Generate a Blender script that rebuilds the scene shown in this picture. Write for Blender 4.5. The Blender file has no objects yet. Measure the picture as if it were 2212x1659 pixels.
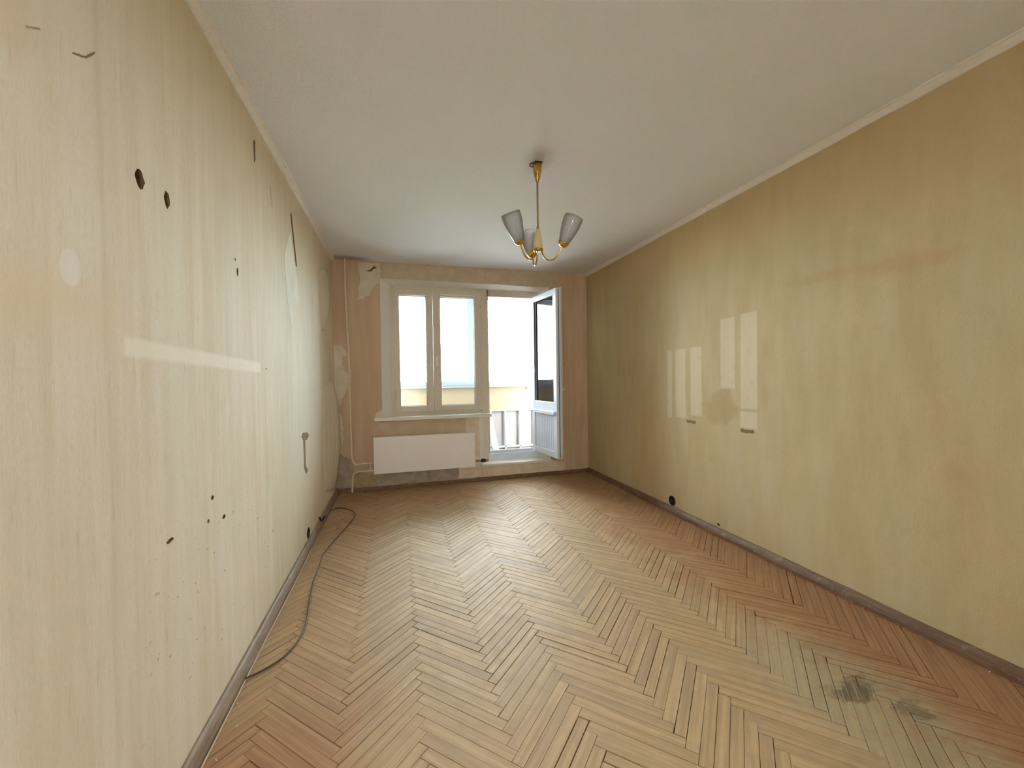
import bpy, bmesh, math, random
import numpy as np
from mathutils import Vector, Matrix
random.seed(7)
S = bpy.context.scene
COL = S.collection

# ------------------------------------------------------------------ camera
W, D, H = 3.081, 4.857, 2.60          # room: left wall x=0, right wall x=W, window wall y=D
YR = -0.95                            # wall behind the camera
CP = np.array([0.6733, 0.0, 1.2661])
YAW, PITCH, ROLL, FPX = 0.275936, -0.017164, -0.014431, 873.286
_f = np.array([math.sin(YAW)*math.cos(PITCH), math.cos(YAW)*math.cos(PITCH), math.sin(PITCH)])
_r0 = np.array([math.cos(YAW), -math.sin(YAW), 0.0]); _u0 = np.cross(_r0, _f)
_r = _r0*math.cos(ROLL) + _u0*math.sin(ROLL)
_u = -_r0*math.sin(ROLL) + _u0*math.cos(ROLL)
cam = bpy.data.cameras.new('camera'); camo = bpy.data.objects.new('camera', cam); COL.objects.link(camo)
cam.sensor_width = 36.0; cam.lens = FPX/2212*36.0; cam.clip_start = 0.02; cam.clip_end = 300
M = Matrix((( _r[0], _u[0], -_f[0], CP[0]), (_r[1], _u[1], -_f[1], CP[1]), (_r[2], _u[2], -_f[2], CP[2]), (0, 0, 0, 1)))
camo.matrix_world = M
S.camera = camo
def ray(x, y): return _f + _r*(x-1106)/FPX - _u*(y-829.5)/FPX
def onY(x, y, Y=D): d = ray(x, y); return CP + d*(Y/d[1])          # pixel -> point on a plane of that depth
def onX(x, y, X): d = ray(x, y); return CP + d*((X-CP[0])/d[0])
def onZ(x, y, Z=0.0): d = ray(x, y); return CP + d*((Z-CP[2])/d[2])
def proj(P):
    v = np.asarray(P) - CP; d = v@_f
    return (1106+FPX*(v@_r)/d, 829.5-FPX*(v@_u)/d, d)

# ------------------------------------------------------------------ light
world = bpy.data.worlds.new('sky'); S.world = world; world.use_nodes = True
bg = world.node_tree.nodes['Background']
bg.inputs['Color'].default_value = (0.92, 0.955, 1.03, 1); bg.inputs['Strength'].default_value = 22
pl = bpy.data.lights.new('sky_portal', 'AREA'); pl.shape = 'RECTANGLE'; pl.size = 8.9; pl.size_y = 1.5
pl.cycles.is_portal = True
po = bpy.data.objects.new('sky_portal', pl); COL.objects.link(po)
po.location = (1.2, D+1.42, 1.83); po.rotation_euler = (math.radians(-90), 0, 0)
S.view_settings.view_transform = 'Standard'; S.view_settings.look = 'None'
S.view_settings.gamma = 1.0; S.view_settings.use_curve_mapping = False
S.view_settings.exposure = 1.37
S.cycles.max_bounces = 16; S.cycles.diffuse_bounces = 10; S.cycles.glossy_bounces = 6
S.cycles.transparent_max_bounces = 16; S.cycles.transmission_bounces = 6
S.cycles.caustics_reflective = False; S.cycles.caustics_refractive = False
S.cycles.sample_clamp_indirect = 12

# ------------------------------------------------------------------ material helpers
def lin(c):
    c = [v/255 for v in c]
    return tuple(v/12.92 if v <= .04045 else ((v+.055)/1.055)**2.4 for v in c) + (1,)
class NT:
    def __init__(s, name):
        s.m = bpy.data.materials.new(name); s.m.use_nodes = True; s.t = s.m.node_tree; s.t.nodes.clear()
        s.out = s.n('ShaderNodeOutputMaterial')
    def n(s, typ, **kw):
        nd = s.t.nodes.new(typ)
        for k, v in kw.items(): setattr(nd, k, v)
        return nd
    def l(s, a, b): s.t.links.new(a, b)
    def put(s, sock, v):
        if isinstance(v, bpy.types.NodeSocket): s.l(v, sock)
        elif v is not None: sock.default_value = v
    def coord(s, kind='Object'): return s.n('ShaderNodeTexCoord').outputs[kind]
    def pos(s): return s.n('ShaderNodeNewGeometry').outputs['Position']
    def mapping(s, v, scale=(1, 1, 1), loc=(0, 0, 0)):
        m = s.n('ShaderNodeMapping'); s.l(v, m.inputs['Vector']); m.inputs['Scale'].default_value = scale
        m.inputs['Location'].default_value = loc; return m.outputs['Vector']
    def noise(s, v, scale, detail=4, rough=.55, dist=0.0):
        n = s.n('ShaderNodeTexNoise'); s.l(v, n.inputs['Vector']); n.inputs['Scale'].default_value = scale
        n.inputs['Detail'].default_value = detail; n.inputs['Roughness'].default_value = rough
        n.inputs['Distortion'].default_value = dist; return n.outputs['Fac']
    def voro(s, v, scale):
        n = s.n('ShaderNodeTexVoronoi'); s.l(v, n.inputs['Vector']); n.inputs['Scale'].default_value = scale
        return n.outputs['Distance']
    def math(s, op, a, b=None, clamp=False):
        n = s.n('ShaderNodeMath', operation=op, use_clamp=clamp); s.put(n.inputs[0], a)
        if b is not None: s.put(n.inputs[1], b)
        return n.outputs[0]
    def rng(s, v, a, b, c=0.0, d=1.0, smooth=True):
        n = s.n('ShaderNodeMapRange'); n.interpolation_type = 'SMOOTHSTEP' if smooth else 'LINEAR'
        s.put(n.inputs[0], v)
        for i, x in zip((1, 2, 3, 4), (a, b, c, d)): n.inputs[i].default_value = x
        return n.outputs[0]
    def mix(s, f, a, b, blend='MIX'):
        n = s.n('ShaderNodeMix', data_type='RGBA', blend_type=blend)
        s.put(n.inputs[0], f); s.put(n.inputs[6], a); s.put(n.inputs[7], b); return n.outputs[2]
    def xyz(s, v):
        n = s.n('ShaderNodeSeparateXYZ'); s.l(v, n.inputs[0]); return n.outputs
    def rect(s, a, b, a0, a1, b0, b1, soft=.012):
        m = s.math('MULTIPLY', s.rng(a, a0-soft, a0+soft), s.rng(a, a1-soft, a1+soft, 1, 0))
        k = s.math('MULTIPLY', s.rng(b, b0-soft, b0+soft), s.rng(b, b1-soft, b1+soft, 1, 0))
        return s.math('MULTIPLY', m, k)
    def blob(s, a, b, ca, cb, ra, rb, nz=None, amp=.5, soft=.35):
        da = s.math('DIVIDE', s.math('SUBTRACT', a, ca), ra); db = s.math('DIVIDE', s.math('SUBTRACT', b, cb), rb)
        d = s.math('SQRT', s.math('ADD', s.math('MULTIPLY', da, da), s.math('MULTIPLY', db, db)))
        if nz is not None: d = s.math('ADD', d, s.math('MULTIPLY', s.math('SUBTRACT', nz, .5), amp*2))
        return s.rng(d, 1-soft, 1+soft, 1, 0)
    def bump(s, h, strength=.3, dist=.01):
        b = s.n('ShaderNodeBump'); s.l(h, b.inputs['Height']); b.inputs['Strength'].default_value = strength
        b.inputs['Distance'].default_value = dist; return b.outputs['Normal']
    def done(s, color, rough=.7, normal=None, spec=.5, metal=0.0, **kw):
        p = s.n('ShaderNodeBsdfPrincipled'); s.put(p.inputs['Base Color'], color); s.put(p.inputs['Roughness'], rough)
        s.put(p.inputs['Specular IOR Level'], spec); s.put(p.inputs['Metallic'], metal)
        if normal is not None: s.l(normal, p.inputs['Normal'])
        for k, v in kw.items(): s.put(p.inputs[k], v)
        s.l(p.outputs[0], s.out.inputs['Surface']); return s.m
def plain(name, rgb, rough=.6, spec=.5, metal=0.0, var=.06, scale=30, bump=0.0, bscale=120):
    t = NT(name); c = t.coord(); n = t.noise(c, scale, 5)
    base = lin(rgb); dk = tuple(v*(1-var*2) for v in base[:3])+(1,)
    lt = tuple(min(1, v*(1+var*1.5)) for v in base[:3])+(1,)
    col = t.mix(n, dk, lt)
    nb = t.bump(t.noise(c, bscale, 3), bump, .004) if bump else None
    return t.done(col, rough, nb, spec, metal)

# wallpaper of a long wall; runs along y and z
def wallpaper(side):
    t = NT('wallpaper_'+side); p = t.pos(); x, y, z = t.xyz(p)
    streak = t.noise(t.mapping(p, (1, 16, .9) if side == 'left' else (1, 8, 1.6)), 1.0, 5, .6)
    broad = t.noise(t.mapping(p, (1, 3.2, .6)), 1.0, 3)
    blot = t.noise(p, 1.6, 4, .6)
    fibre = t.noise(t.mapping(p, (1, 260, 60)), 1.0, 2)
    speck = t.noise(t.mapping(p, (1, 60, 9)), 1.0, 3, .6)
    if side == 'left': A, B, C_ = lin((228, 218, 196)), lin((217, 204, 177)), lin((230, 226, 210))
    else: A, B, C_ = lin((200, 182, 144)), lin((191, 171, 130)), lin((202, 190, 160))
    col = t.mix(t.rng(streak, .3, .7), A, B)
    col = t.mix(t.math('MULTIPLY', t.rng(broad, .4, .7), .45), col, C_)
    col = t.mix(t.math('MULTIPLY', t.rng(blot, .5, .75), .25), col, lin((216, 194, 164)))
    col = t.mix(t.math('MULTIPLY', t.rng(fibre, .35, .75), .16), col, lin((182, 162, 126)))
    col = t.mix(t.math('MULTIPLY', t.rng(speck, .56, .75), .25), col, lin((176, 158, 124)))
    # age and dimmer light below the ceiling, both put into the paper colour
    top = t.math('MULTIPLY', t.rng(t.math('ADD', z, t.math('MULTIPLY', t.math('SUBTRACT', broad, .5), .5)), 1.75, 2.55), .42)
    col = t.mix(top, col, lin((184, 154, 104)))
    n2 = t.noise(p, 9, 4)
    if side == 'left':
        # pale ghost of a shelf rail, orange stain beside it, round pale mark, paste-white vertical scratches
        zz = t.math('ADD', z, t.math('MULTIPLY', t.math('SUBTRACT', y, 1.275), .026))
        col = t.mix(t.math('MULTIPLY', t.rect(y, zz, 1.27, 2.34, 1.335, 1.385, .01), .65), col, lin((243, 236, 218)))
        col = t.mix(t.math('MULTIPLY', t.rect(y, zz, .5, 1.27, 1.36, 1.50, .07), .4), col, lin((228, 198, 156)))
        col = t.mix(t.math('MULTIPLY', t.blob(y, z, 1.10, 1.515, .03, .04, n2, .2, .12), .55), col, lin((238, 232, 224)))
        sc = t.noise(t.mapping(p, (1, 30, 3.2)), 1.0, 3, .7)
        low = t.rect(y, z, 1.6, 3.2, .9, 1.3, .15)
        col = t.mix(t.math('MULTIPLY', t.math('MULTIPLY', t.rng(sc, .585, .66), low), .7), col, lin((232, 226, 205)))
        col = t.mix(t.math('MULTIPLY', t.blob(y, z, .98, 1.98, .05, .10, n2, .5), .35), col, lin((216, 184, 152)))
        # dark seam lines between the paper lengths
        for sy in (1.205, 1.93, 2.62, 3.35):
            wv = t.math('ADD', y, t.math('MULTIPLY', t.math('SUBTRACT', t.noise(t.mapping(p, (1, 1, 3)), 2, 3), .5), .012))
            sm = t.math('MULTIPLY', t.rng(t.math('ABSOLUTE', t.math('SUBTRACT', wv, sy)), 0, .018, 1, 0), t.rng(streak, .35, .6))
            col = t.mix(t.math('MULTIPLY', sm, .15), col, lin((170, 150, 118)))
        scuff = t.noise(t.mapping(p, (1, 22, 40)), 1.0, 3, .6)
        band = t.rect(y, z, 1.35, 2.6, .25, .75, .12)
        col = t.mix(t.math('MULTIPLY', t.math('MULTIPLY', t.rng(scuff, .655, .70), band), .8), col, lin((130, 112, 88)))
    else:
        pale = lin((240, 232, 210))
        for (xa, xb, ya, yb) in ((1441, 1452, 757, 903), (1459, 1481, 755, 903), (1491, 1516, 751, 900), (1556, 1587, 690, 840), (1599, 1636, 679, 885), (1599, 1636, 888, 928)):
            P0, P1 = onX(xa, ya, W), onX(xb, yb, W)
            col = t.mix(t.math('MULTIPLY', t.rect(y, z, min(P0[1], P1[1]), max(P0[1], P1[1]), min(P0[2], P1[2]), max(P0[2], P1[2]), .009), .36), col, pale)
        P = onX(1558, 882, W)
        col = t.mix(t.math('MULTIPLY', t.blob(y, z, P[1], P[2], .16, .13, n2, .9, .3), .42), col, lin((166, 138, 88)))
        for (px, py, ra, rb) in ((1655, 757, .03, .06), (1652, 850, .03, .06), (1800, 592, .25, .03), (1960, 570, .2, .04), (2062, 1020, .04, .05)):
            P = onX(px, py, W)
            col = t.mix(t.math('MULTIPLY', t.blob(y, z, P[1], P[2], ra, rb, n2, .7, .6), .3), col, lin((186, 150, 110)))
        dots = t.voro(t.mapping(p, (1, 11, 9)), 1.0)
        col = t.mix(t.math('MULTIPLY', t.rng(dots, .1, .3, 1, 0), .2), col, lin((180, 164, 130)))
    h = t.math('ADD', t.math('MULTIPLY', fibre, .5), t.math('MULTIPLY', t.noise(p, 14, 3), .8))
    return t.done(col, .82, t.bump(h, .25, .006), .25)
M_wl, M_wr = wallpaper('left'), wallpaper('right')
def wallpaper_back():
    t = NT('wallpaper_back'); p = t.pos()
    streak = t.noise(t.mapping(p, (12, 1, 1.0)), 1.0, 5, .6)
    fibre = t.noise(t.mapping(p, (70, 1, 160)), 1.0, 2)
    blot = t.noise(p, 3, 4)
    col = t.mix(t.rng(streak, .3, .7), lin((214, 190, 162)), lin((200, 174, 146)))
    col = t.mix(t.math('MULTIPLY', t.rng(blot, .5, .75), .3), col, lin((198, 166, 134)))
    col = t.mix(t.math('MULTIPLY', t.rng(fibre, .4, .75), .2), col, lin((160, 132, 100)))
    return t.done(col, .8, t.bump(fibre, .2, .004), .25)
M_wb = wallpaper_back()
def plaster(name, rgb, rgb2, scale=7):
    t = NT(name); p = t.pos(); n = t.noise(p, scale, 6, .6); f = t.noise(p, 90, 3)
    col = t.mix(t.rng(n, .32, .68), lin(rgb), lin(rgb2))
    return t.done(col, .88, t.bump(t.math('ADD', n, t.math('MULTIPLY', f, .3)), .3, .01), .2)
M_plaster = plaster('bare_plaster', (224, 216, 198), (212, 202, 180))
M_lintel = plaster('old_paint', (206, 192, 168), (192, 176, 150))
M_cement = plaster('grey_cement', (182, 172, 154), (160, 148, 128), 12)
M_olive = plaster('old_paste', (184, 166, 130), (166, 146, 108), 14)
M_beige = plaster('beige_filler', (230, 216, 196), (218, 200, 176), 9)
M_palepaper = plaster('paper_back', (236, 232, 218), (226, 220, 202), 5)
M_scuff = plaster('torn_paper_edge', (150, 130, 100), (126, 104, 76), 20)
M_dark = plain('soot', (34, 29, 24), .95, .1)
M_brick = plain('gouge', (110, 88, 62), .95, .1, bump=.4)
def ceiling_mat():
    t = NT('whitewash'); p = t.pos(); x, y, z = t.xyz(p)
    n = t.noise(p, 2.2, 4, .6); f = t.noise(p, 160, 2); g = t.noise(p, 55, 3)
    col = t.mix(t.rng(n, .3, .7), lin((234, 235, 245)), lin((231, 235, 239)))
    col = t.mix(t.math('MULTIPLY', t.rng(g, .5, .8), .12), col, lin((204, 196, 186)))
    n2 = t.noise(p, 9, 4)
    # canopy shadow painted in by the hook, soot around the heating pipe
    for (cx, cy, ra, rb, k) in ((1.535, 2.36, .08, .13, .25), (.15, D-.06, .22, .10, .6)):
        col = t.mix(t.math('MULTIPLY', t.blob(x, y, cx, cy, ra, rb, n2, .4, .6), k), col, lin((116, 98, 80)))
    return t.done(col, .9, t.bump(t.math('ADD', f, g), .5, .006), .2)
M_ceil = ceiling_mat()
M_white = plain('white_gloss_paint', (234, 230, 220), .4, .5, var=.04, bump=.08)
M_reveal = plain('reveal_paint', (236, 232, 224), .75, .3, var=.05, bump=.15)
M_frame = plain('window_paint', (212, 203, 184), .42, .5, var=.05)
M_pvc = plain('white_plastic', (218, 229, 242), .35, .5, var=.03)
M_rad = plain('radiator_enamel', (244, 241, 238), .38, .5, var=.03, scale=60)
M_pipe = plain('pipe_paint', (226, 210, 188), .45, .5, var=.08)
M_gasket = plain('rubber_gasket', (60, 56, 48), .8, .3)
M_cornice = plain('cornice_paint', (226, 220, 210), .8, .2, var=.08, bump=.4, bscale=60)
M_black = plain('black_plastic', (28, 26, 24), .5, .5)
M_cable = plain('brown_cable', (92, 78, 60), .6, .4)
M_palewire = plain('pale_wire', (196, 178, 150), .6, .4)
M_steel = plain('steel', (150, 148, 142), .35, .5, 1.0)
def wood_trim(name, a, b):
    t = NT(name); p = t.pos(); n = t.noise(t.mapping(p, (6, 6, 50)), 1.0, 5); w = t.noise(p, 22, 5, .65)
    col = t.mix(t.rng(n, .3, .7), lin(a), lin(b))
    col = t.mix(t.math('MULTIPLY', t.rng(w, .55, .75), .5), col, lin((176, 156, 130)))
    return t.done(col, .55, t.bump(w, .2, .005), .4)
M_bbl = wood_trim('skirting_greyish', (150, 130, 106), (122, 100, 78))  # lighter, greyer brown than the other skirtings
M_bbr = wood_trim('skirting_brown', (128, 98, 74), (104, 76, 54))
def gold():
    t = NT('brass'); c = t.coord(); n = t.noise(c, 40, 4)
    col = t.mix(n, lin((214, 176, 96)), lin((186, 148, 74)))
    return t.done(col, t.rng(n, .2, .8, .16, .34), None, .5, .9)
M_gold = gold()
M_dullgold = plain('dull_brass', (168, 148, 110), .4, .5, .6, var=.1)
M_cream = plain('cream_enamel', (214, 196, 150), .3, .5, var=.05)
def shade_glass():
    t = NT('frosted_glass'); c = t.coord(); n = t.noise(c, 90, 2)
    d = t.n('ShaderNodeBsdfDiffuse'); d.inputs['Color'].default_value = lin((240, 238, 238))
    tr = t.n('ShaderNodeBsdfTranslucent'); tr.inputs['Color'].default_value = lin((246, 244, 244))
    tp = t.n('ShaderNodeBsdfTransparent'); tp.inputs['Color'].default_value = (.9, .9, .9, 1)
    gl = t.n('ShaderNodeBsdfGlossy'); gl.inputs['Roughness'].default_value = .12
    fr = t.n('ShaderNodeFresnel'); fr.inputs['IOR'].default_value = 1.45
    m1 = t.n('ShaderNodeMixShader'); m1.inputs[0].default_value = .6; t.l(d.outputs[0], m1.inputs[1]); t.l(tr.outputs[0], m1.inputs[2])
    m2 = t.n('ShaderNodeMixShader'); t.l(t.rng(n, .3, .7, .3, .38), m2.inputs[0]); t.l(m1.outputs[0], m2.inputs[1]); t.l(tp.outputs[0], m2.inputs[2])
    m3 = t.n('ShaderNodeMixShader'); t.l(fr.outputs[0], m3.inputs[0]); t.l(m2.outputs[0], m3.inputs[1]); t.l(gl.outputs[0], m3.inputs[2])
    t.l(m3.outputs[0], t.out.inputs['Surface']); return t.m
M_shade = shade_glass()
def pane_glass(name, tint):
    t = NT(name)
    tp = t.n('ShaderNodeBsdfTransparent'); tp.inputs['Color'].default_value = tint
    gl = t.n('ShaderNodeBsdfGlossy'); gl.inputs['Roughness'].default_value = .0; gl.inputs['Color'].default_value = (1, 1, 1, 1)
    fr = t.n('ShaderNodeFresnel'); fr.inputs['IOR'].default_value = 1.5
    m = t.n('ShaderNodeMixShader'); t.l(fr.outputs[0], m.inputs[0]); t.l(tp.outputs[0], m.inputs[1]); t.l(gl.outputs[0], m.inputs[2])
    t.l(m.outputs[0], t.out.inputs['Surface']); return t.m
M_glass = pane_glass('window_glass', (.93, .97, .97, 1))
def parquet():
    t = NT('worn_parquet'); p = t.pos(); x, y, z = t.xyz(p)
    uv = t.n('ShaderNodeUVMap'); uv.uv_map = 'grain'
    g = t.noise(t.mapping(uv.outputs[0], (2.2, 55, 1)), 1.0, 5, .6, .4)
    g2 = t.noise(t.mapping(uv.outputs[0], (9, 170, 1)), 1.0, 3)
    at = t.n('ShaderNodeAttribute'); at.attribute_name = 'tone'; tone = at.outputs['Fac']
    n = t.noise(p, 2.4, 5, .6); n2 = t.noise(p, 14, 5, .65)
    ns = t.math('SUBTRACT', n, .5)
    wood = t.mix(t.rng(g, .3, .72), lin((193, 166, 125)), lin((168, 140, 100)))
    wood = t.mix(t.rng(tone, 0, 1, 0, .42, False), wood, lin((150, 126, 98)))
    wood = t.mix(t.math('MULTIPLY', t.rng(n2, .45, .8), .5), wood, lin((150, 136, 116)))
    # varnish left along the walls: reddish brown, worn away in the middle
    xr = t.math('ADD', x, t.math('ADD', t.math('MULTIPLY', ns, 1.0), t.math('MULTIPLY', t.math('SUBTRACT', n2, .5), .25)))
    v1 = t.math('MULTIPLY', t.rng(xr, 2.2, 2.65), t.rng(y, 2.6, 4.3, 1, .35))
    v2 = t.math('MULTIPLY', t.rng(xr, .35, .75, 1, 0), t.rng(y, 1.3, 2.1, 1, .25))
    v3 = t.rng(t.math('ADD', y, t.math('MULTIPLY', ns, 1.2)), 3.9, 4.5, 0, .6)
    v3 = t.math('MULTIPLY', v3, t.rng(x, 1.2, 2.0, 1, .2))
    v = t.math('MAXIMUM', t.math('MAXIMUM', v1, v2), v3)
    red = t.mix(t.rng(g, .3, .7), lin((172, 130, 94)), lin((146, 102, 68)))
    col = t.mix(t.math('MULTIPLY', v, .85), wood, red)
    # grey worn path in the middle, black damp stain by the right wall
    sn = t.noise(t.mapping(p, (9, 20, 1)), 1.0, 4, .7)
    st = t.math('MAXIMUM', t.blob(x, y, 2.405, 1.165, .10, .05, sn, 1.6, .25), t.blob(x, y, 2.50, 1.03, .06, .05, sn, 1.7, .25))
    st = t.math('MULTIPLY', st, t.math('MULTIPLY', t.rng(g2, .35, .6, .35, 1), t.rng(tone, 0, .8, 1, .55)))
    pale = t.blob(x, y, 2.36, 1.12, .26, .42, n2, .6, .4)
    pale = t.math('MULTIPLY', pale, t.rng(sn, .3, .6, .35, 1))
    col = t.mix(t.math('MULTIPLY', pale, .7), col, lin((172, 160, 130)))
    col = t.mix(t.math('MULTIPLY', st, .8), col, lin((70, 66, 52)))
    rough = t.math('ADD', t.rng(n2, .3, .7, .50, .62), t.math('MULTIPLY', g2, .08))
    return t.done(col, rough, t.bump(t.math('ADD', g, t.math('MULTIPLY', g2, .5)), .12, .003), .30)
M_floor = parquet()
M_sub = plain('subfloor_dirt', (52, 40, 28), .95, .1)
M_loggia = plain('loggia_paint', (196, 195, 190), .8, .3, var=.05)
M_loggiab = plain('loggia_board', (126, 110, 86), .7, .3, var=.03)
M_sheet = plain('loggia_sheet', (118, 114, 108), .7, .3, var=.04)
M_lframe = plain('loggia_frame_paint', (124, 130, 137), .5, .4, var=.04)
M_concrete = plain('concrete', (134, 132, 128), .9, .2, var=.1)

# ------------------------------------------------------------------ mesh helpers
def link(name, me, mat, parent=None):
    o = bpy.data.objects.new(name, me); COL.objects.link(o)
    if mat: me.materials.append(mat)
    if parent: o.parent = parent
    return o
def mesh_from(name, bm, smooth=False):
    bmesh.ops.recalc_face_normals(bm, faces=bm.faces)
    me = bpy.data.meshes.new(name); bm.to_mesh(me); bm.free()
    if smooth:
        for f in me.polygons: f.use_smooth = True
    return me
def add_box(bm, a, b, bev=0.0):
    a, b = np.minimum(a, b), np.maximum(a, b)
    r = bmesh.ops.create_cube(bm, size=1.0)
    for v in r['verts']: v.co = Vector([(a[i]+b[i])/2 + v.co[i]*(b[i]-a[i]) for i in range(3)])
    if bev:
        es = list({e for v in r['verts'] for e in v.link_edges})
        bmesh.ops.bevel(bm, geom=es, offset=bev, segments=2, profile=.5, affect='EDGES')
    return bm
def box(name, a, b, mat, parent=None, bev=0.0):
    bm = bmesh.new(); add_box(bm, a, b, bev); return link(name, mesh_from(name, bm), mat, parent)
def boxes(name, lst, mat, parent=None, bev=0.0):
    bm = bmesh.new()
    for a, b in lst: add_box(bm, a, b, bev)
    return link(name, mesh_from(name, bm), mat, parent)
def add_tube(bm, pts, rad, seg=10, cap=True):
    pts = [Vector(p) for p in pts]; rings = []
    rads = rad if isinstance(rad, (list, tuple)) else [rad]*len(pts)
    t0 = (pts[1]-pts[0]).normalized(); nrm = t0.orthogonal().normalized()
    for i, p in enumerate(pts):
        t = (pts[min(i+1, len(pts)-1)] - pts[max(i-1, 0)]).normalized()
        nrm = (nrm - t*nrm.dot(t)).normalized(); bn = t.cross(nrm)
        rings.append([bm.verts.new(p + (nrm*math.cos(2*math.pi*k/seg) + bn*math.sin(2*math.pi*k/seg))*rads[i]) for k in range(seg)])
    for i in range(len(rings)-1):
        for k in range(seg):
            bm.faces.new((rings[i][k], rings[i][(k+1) % seg], rings[i+1][(k+1) % seg], rings[i+1][k]))
    if cap: bm.faces.new(rings[0][::-1]); bm.faces.new(rings[-1])
def tube(name, pts, rad, mat, parent=None, seg=10):
    bm = bmesh.new(); add_tube(bm, pts, rad, seg); return link(name, mesh_from(name, bm, True), mat, parent)
def smooth_path(pts, n=8):
    P = [Vector(p) for p in pts]; out = []
    for i in range(len(P)-1):
        p0, p1, p2, p3 = P[max(i-1, 0)], P[i], P[i+1], P[min(i+2, len(P)-1)]
        for k in range(n):
            t = k/n
            out.append(.5*((2*p1)+(p2-p0)*t+(2*p0-5*p1+4*p2-p3)*t*t+(3*p1-p0-3*p2+p3)*t**3))
    out.append(P[-1]); return out
def lathe(name, prof, mat, parent=None, seg=28, loc=(0, 0, 0), axis=None, cap=False):
    """profile of (r, h) spun about z, then turned so that z becomes axis"""
    bm = bmesh.new(); rings = []
    for r, h in prof: rings.append([bm.verts.new((r*math.cos(2*math.pi*k/seg), r*math.sin(2*math.pi*k/seg), h)) for k in range(seg)])
    for i in range(len(rings)-1):
        for k in range(seg): bm.faces.new((rings[i][k], rings[i][(k+1) % seg], rings[i+1][(k+1) % seg], rings[i+1][k]))
    if cap: bm.faces.new(rings[0][::-1]); bm.faces.new(rings[-1])
    q = Vector((0, 0, 1)).rotation_difference(Vector(axis)) if axis is not None else None
    for v in bm.verts:
        if q: v.co = q @ v.co
        v.co += Vector(loc)
    return link(name, mesh_from(name, bm, True), mat, parent)
def prism(name, poly, direction, mat, parent=None):
    """planar polygon pushed along a vector"""
    bm = bmesh.new(); d = Vector(direction)
    a = [bm.verts.new(p) for p in poly]; b = [bm.verts.new(Vector(p)+d) for p in poly]
    n = len(a); bm.faces.new(a); bm.faces.new(b[::-1])
    for i in range(n): bm.faces.new((a[i], b[i], b[(i+1) % n], a[(i+1) % n]))
    return link(name, mesh_from(name, bm), mat, parent)
def empty(name, loc=(0, 0, 0)):
    o = bpy.data.objects.new(name, None); COL.objects.link(o); o.location = loc; o.empty_display_size = .1; return o
def tag(o, label=None, cat=None, group=None, kind=None):
    if label: o['label'] = label
    if cat: o['category'] = cat
    if group: o['group'] = group
    if kind: o['kind'] = kind
    return o
def under(parent, *obs):
    """parent parts whose mesh is in world coordinates to an empty that stands elsewhere"""
    for o in obs:
        o.parent = parent; o.matrix_parent_inverse = Matrix.Translation(-Vector(parent.location))
def carve(o, cutters):
    for c in cutters:
        m = o.modifiers.new('hole', 'BOOLEAN'); m.operation = 'DIFFERENCE'; m.object = c; m.solver = 'EXACT'
    bpy.context.view_layer.update()
    dg = bpy.context.evaluated_depsgraph_get()
    me = bpy.data.meshes.new_from_object(o.evaluated_get(dg)); o.modifiers.clear(); o.data = me
    for c in cutters: bpy.data.objects.remove(c)

# ------------------------------------------------------------------ room shell
T = .14
floor = box('floor', (-T, YR-T-1.9, -.14), (W+T, D, -.012), M_sub); tag(floor, 'worn oak herringbone parquet floor with open joints', kind='structure')
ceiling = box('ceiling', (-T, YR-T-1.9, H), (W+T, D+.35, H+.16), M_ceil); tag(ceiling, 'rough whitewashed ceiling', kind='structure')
wl = box('wall_left', (-T, YR-T, -.012), (0, D, H), M_wl); tag(wl, 'left wall with faded streaky wallpaper and small gouges', kind='structure')
wr = box('wall_right', (W, YR-T, -.012), (W+T, D, H), M_wr); tag(wr, 'right wall with yellowed wallpaper and pale ghost rectangles', kind='structure')
for nm, a, b in (('wall_hall_left', (-T, YR-T-1.9, -.012), (0, YR-T, H)), ('wall_hall_right', (W, YR-T-1.9, -.012), (W+T, YR-T, H)), ('wall_hall_rear', (0, YR-T-1.9-T, -.012), (W, YR-T-1.9, H))):
    tag(box(nm, a, b, M_reveal), 'white painted wall of the hall outside the room', kind='structure')
wf = boxes('wall_rear', [((0, YR-T, -.012), (.27, YR, H)), ((1.23, YR-T, -.012), (W, YR, H)), ((.27, YR-T, 2.06), (1.23, YR, H))], M_reveal); tag(wf, 'plain white painted wall opposite the window with open doorway', kind='structure')
OX0, OX1, OX2, OZ0, OZ1, OZ2 = .50, 1.66, 2.555, .805, .20, 2.414   # opening: window x0..x1 above z0, door x1..x2 above z1
wb = boxes('wall_back', [((-T, D, -.14), (OX0, D+.35, H)), ((OX2, D, -.14), (W+T, D+.35, H)), ((OX0, D, OZ2), (OX2, D+.35, H)),
     ((OX0, D, -.14), (OX1, D+.35, OZ0)), ((OX1, D, -.14), (OX2, D+.35, OZ1))], M_wb)
wb.data.materials.append(M_concrete)
for f in wb.data.polygons:
    if f.center.y > D+.349: f.material_index = 1
tag(wb, 'window wall with torn brown wallpaper', kind='structure')
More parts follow.
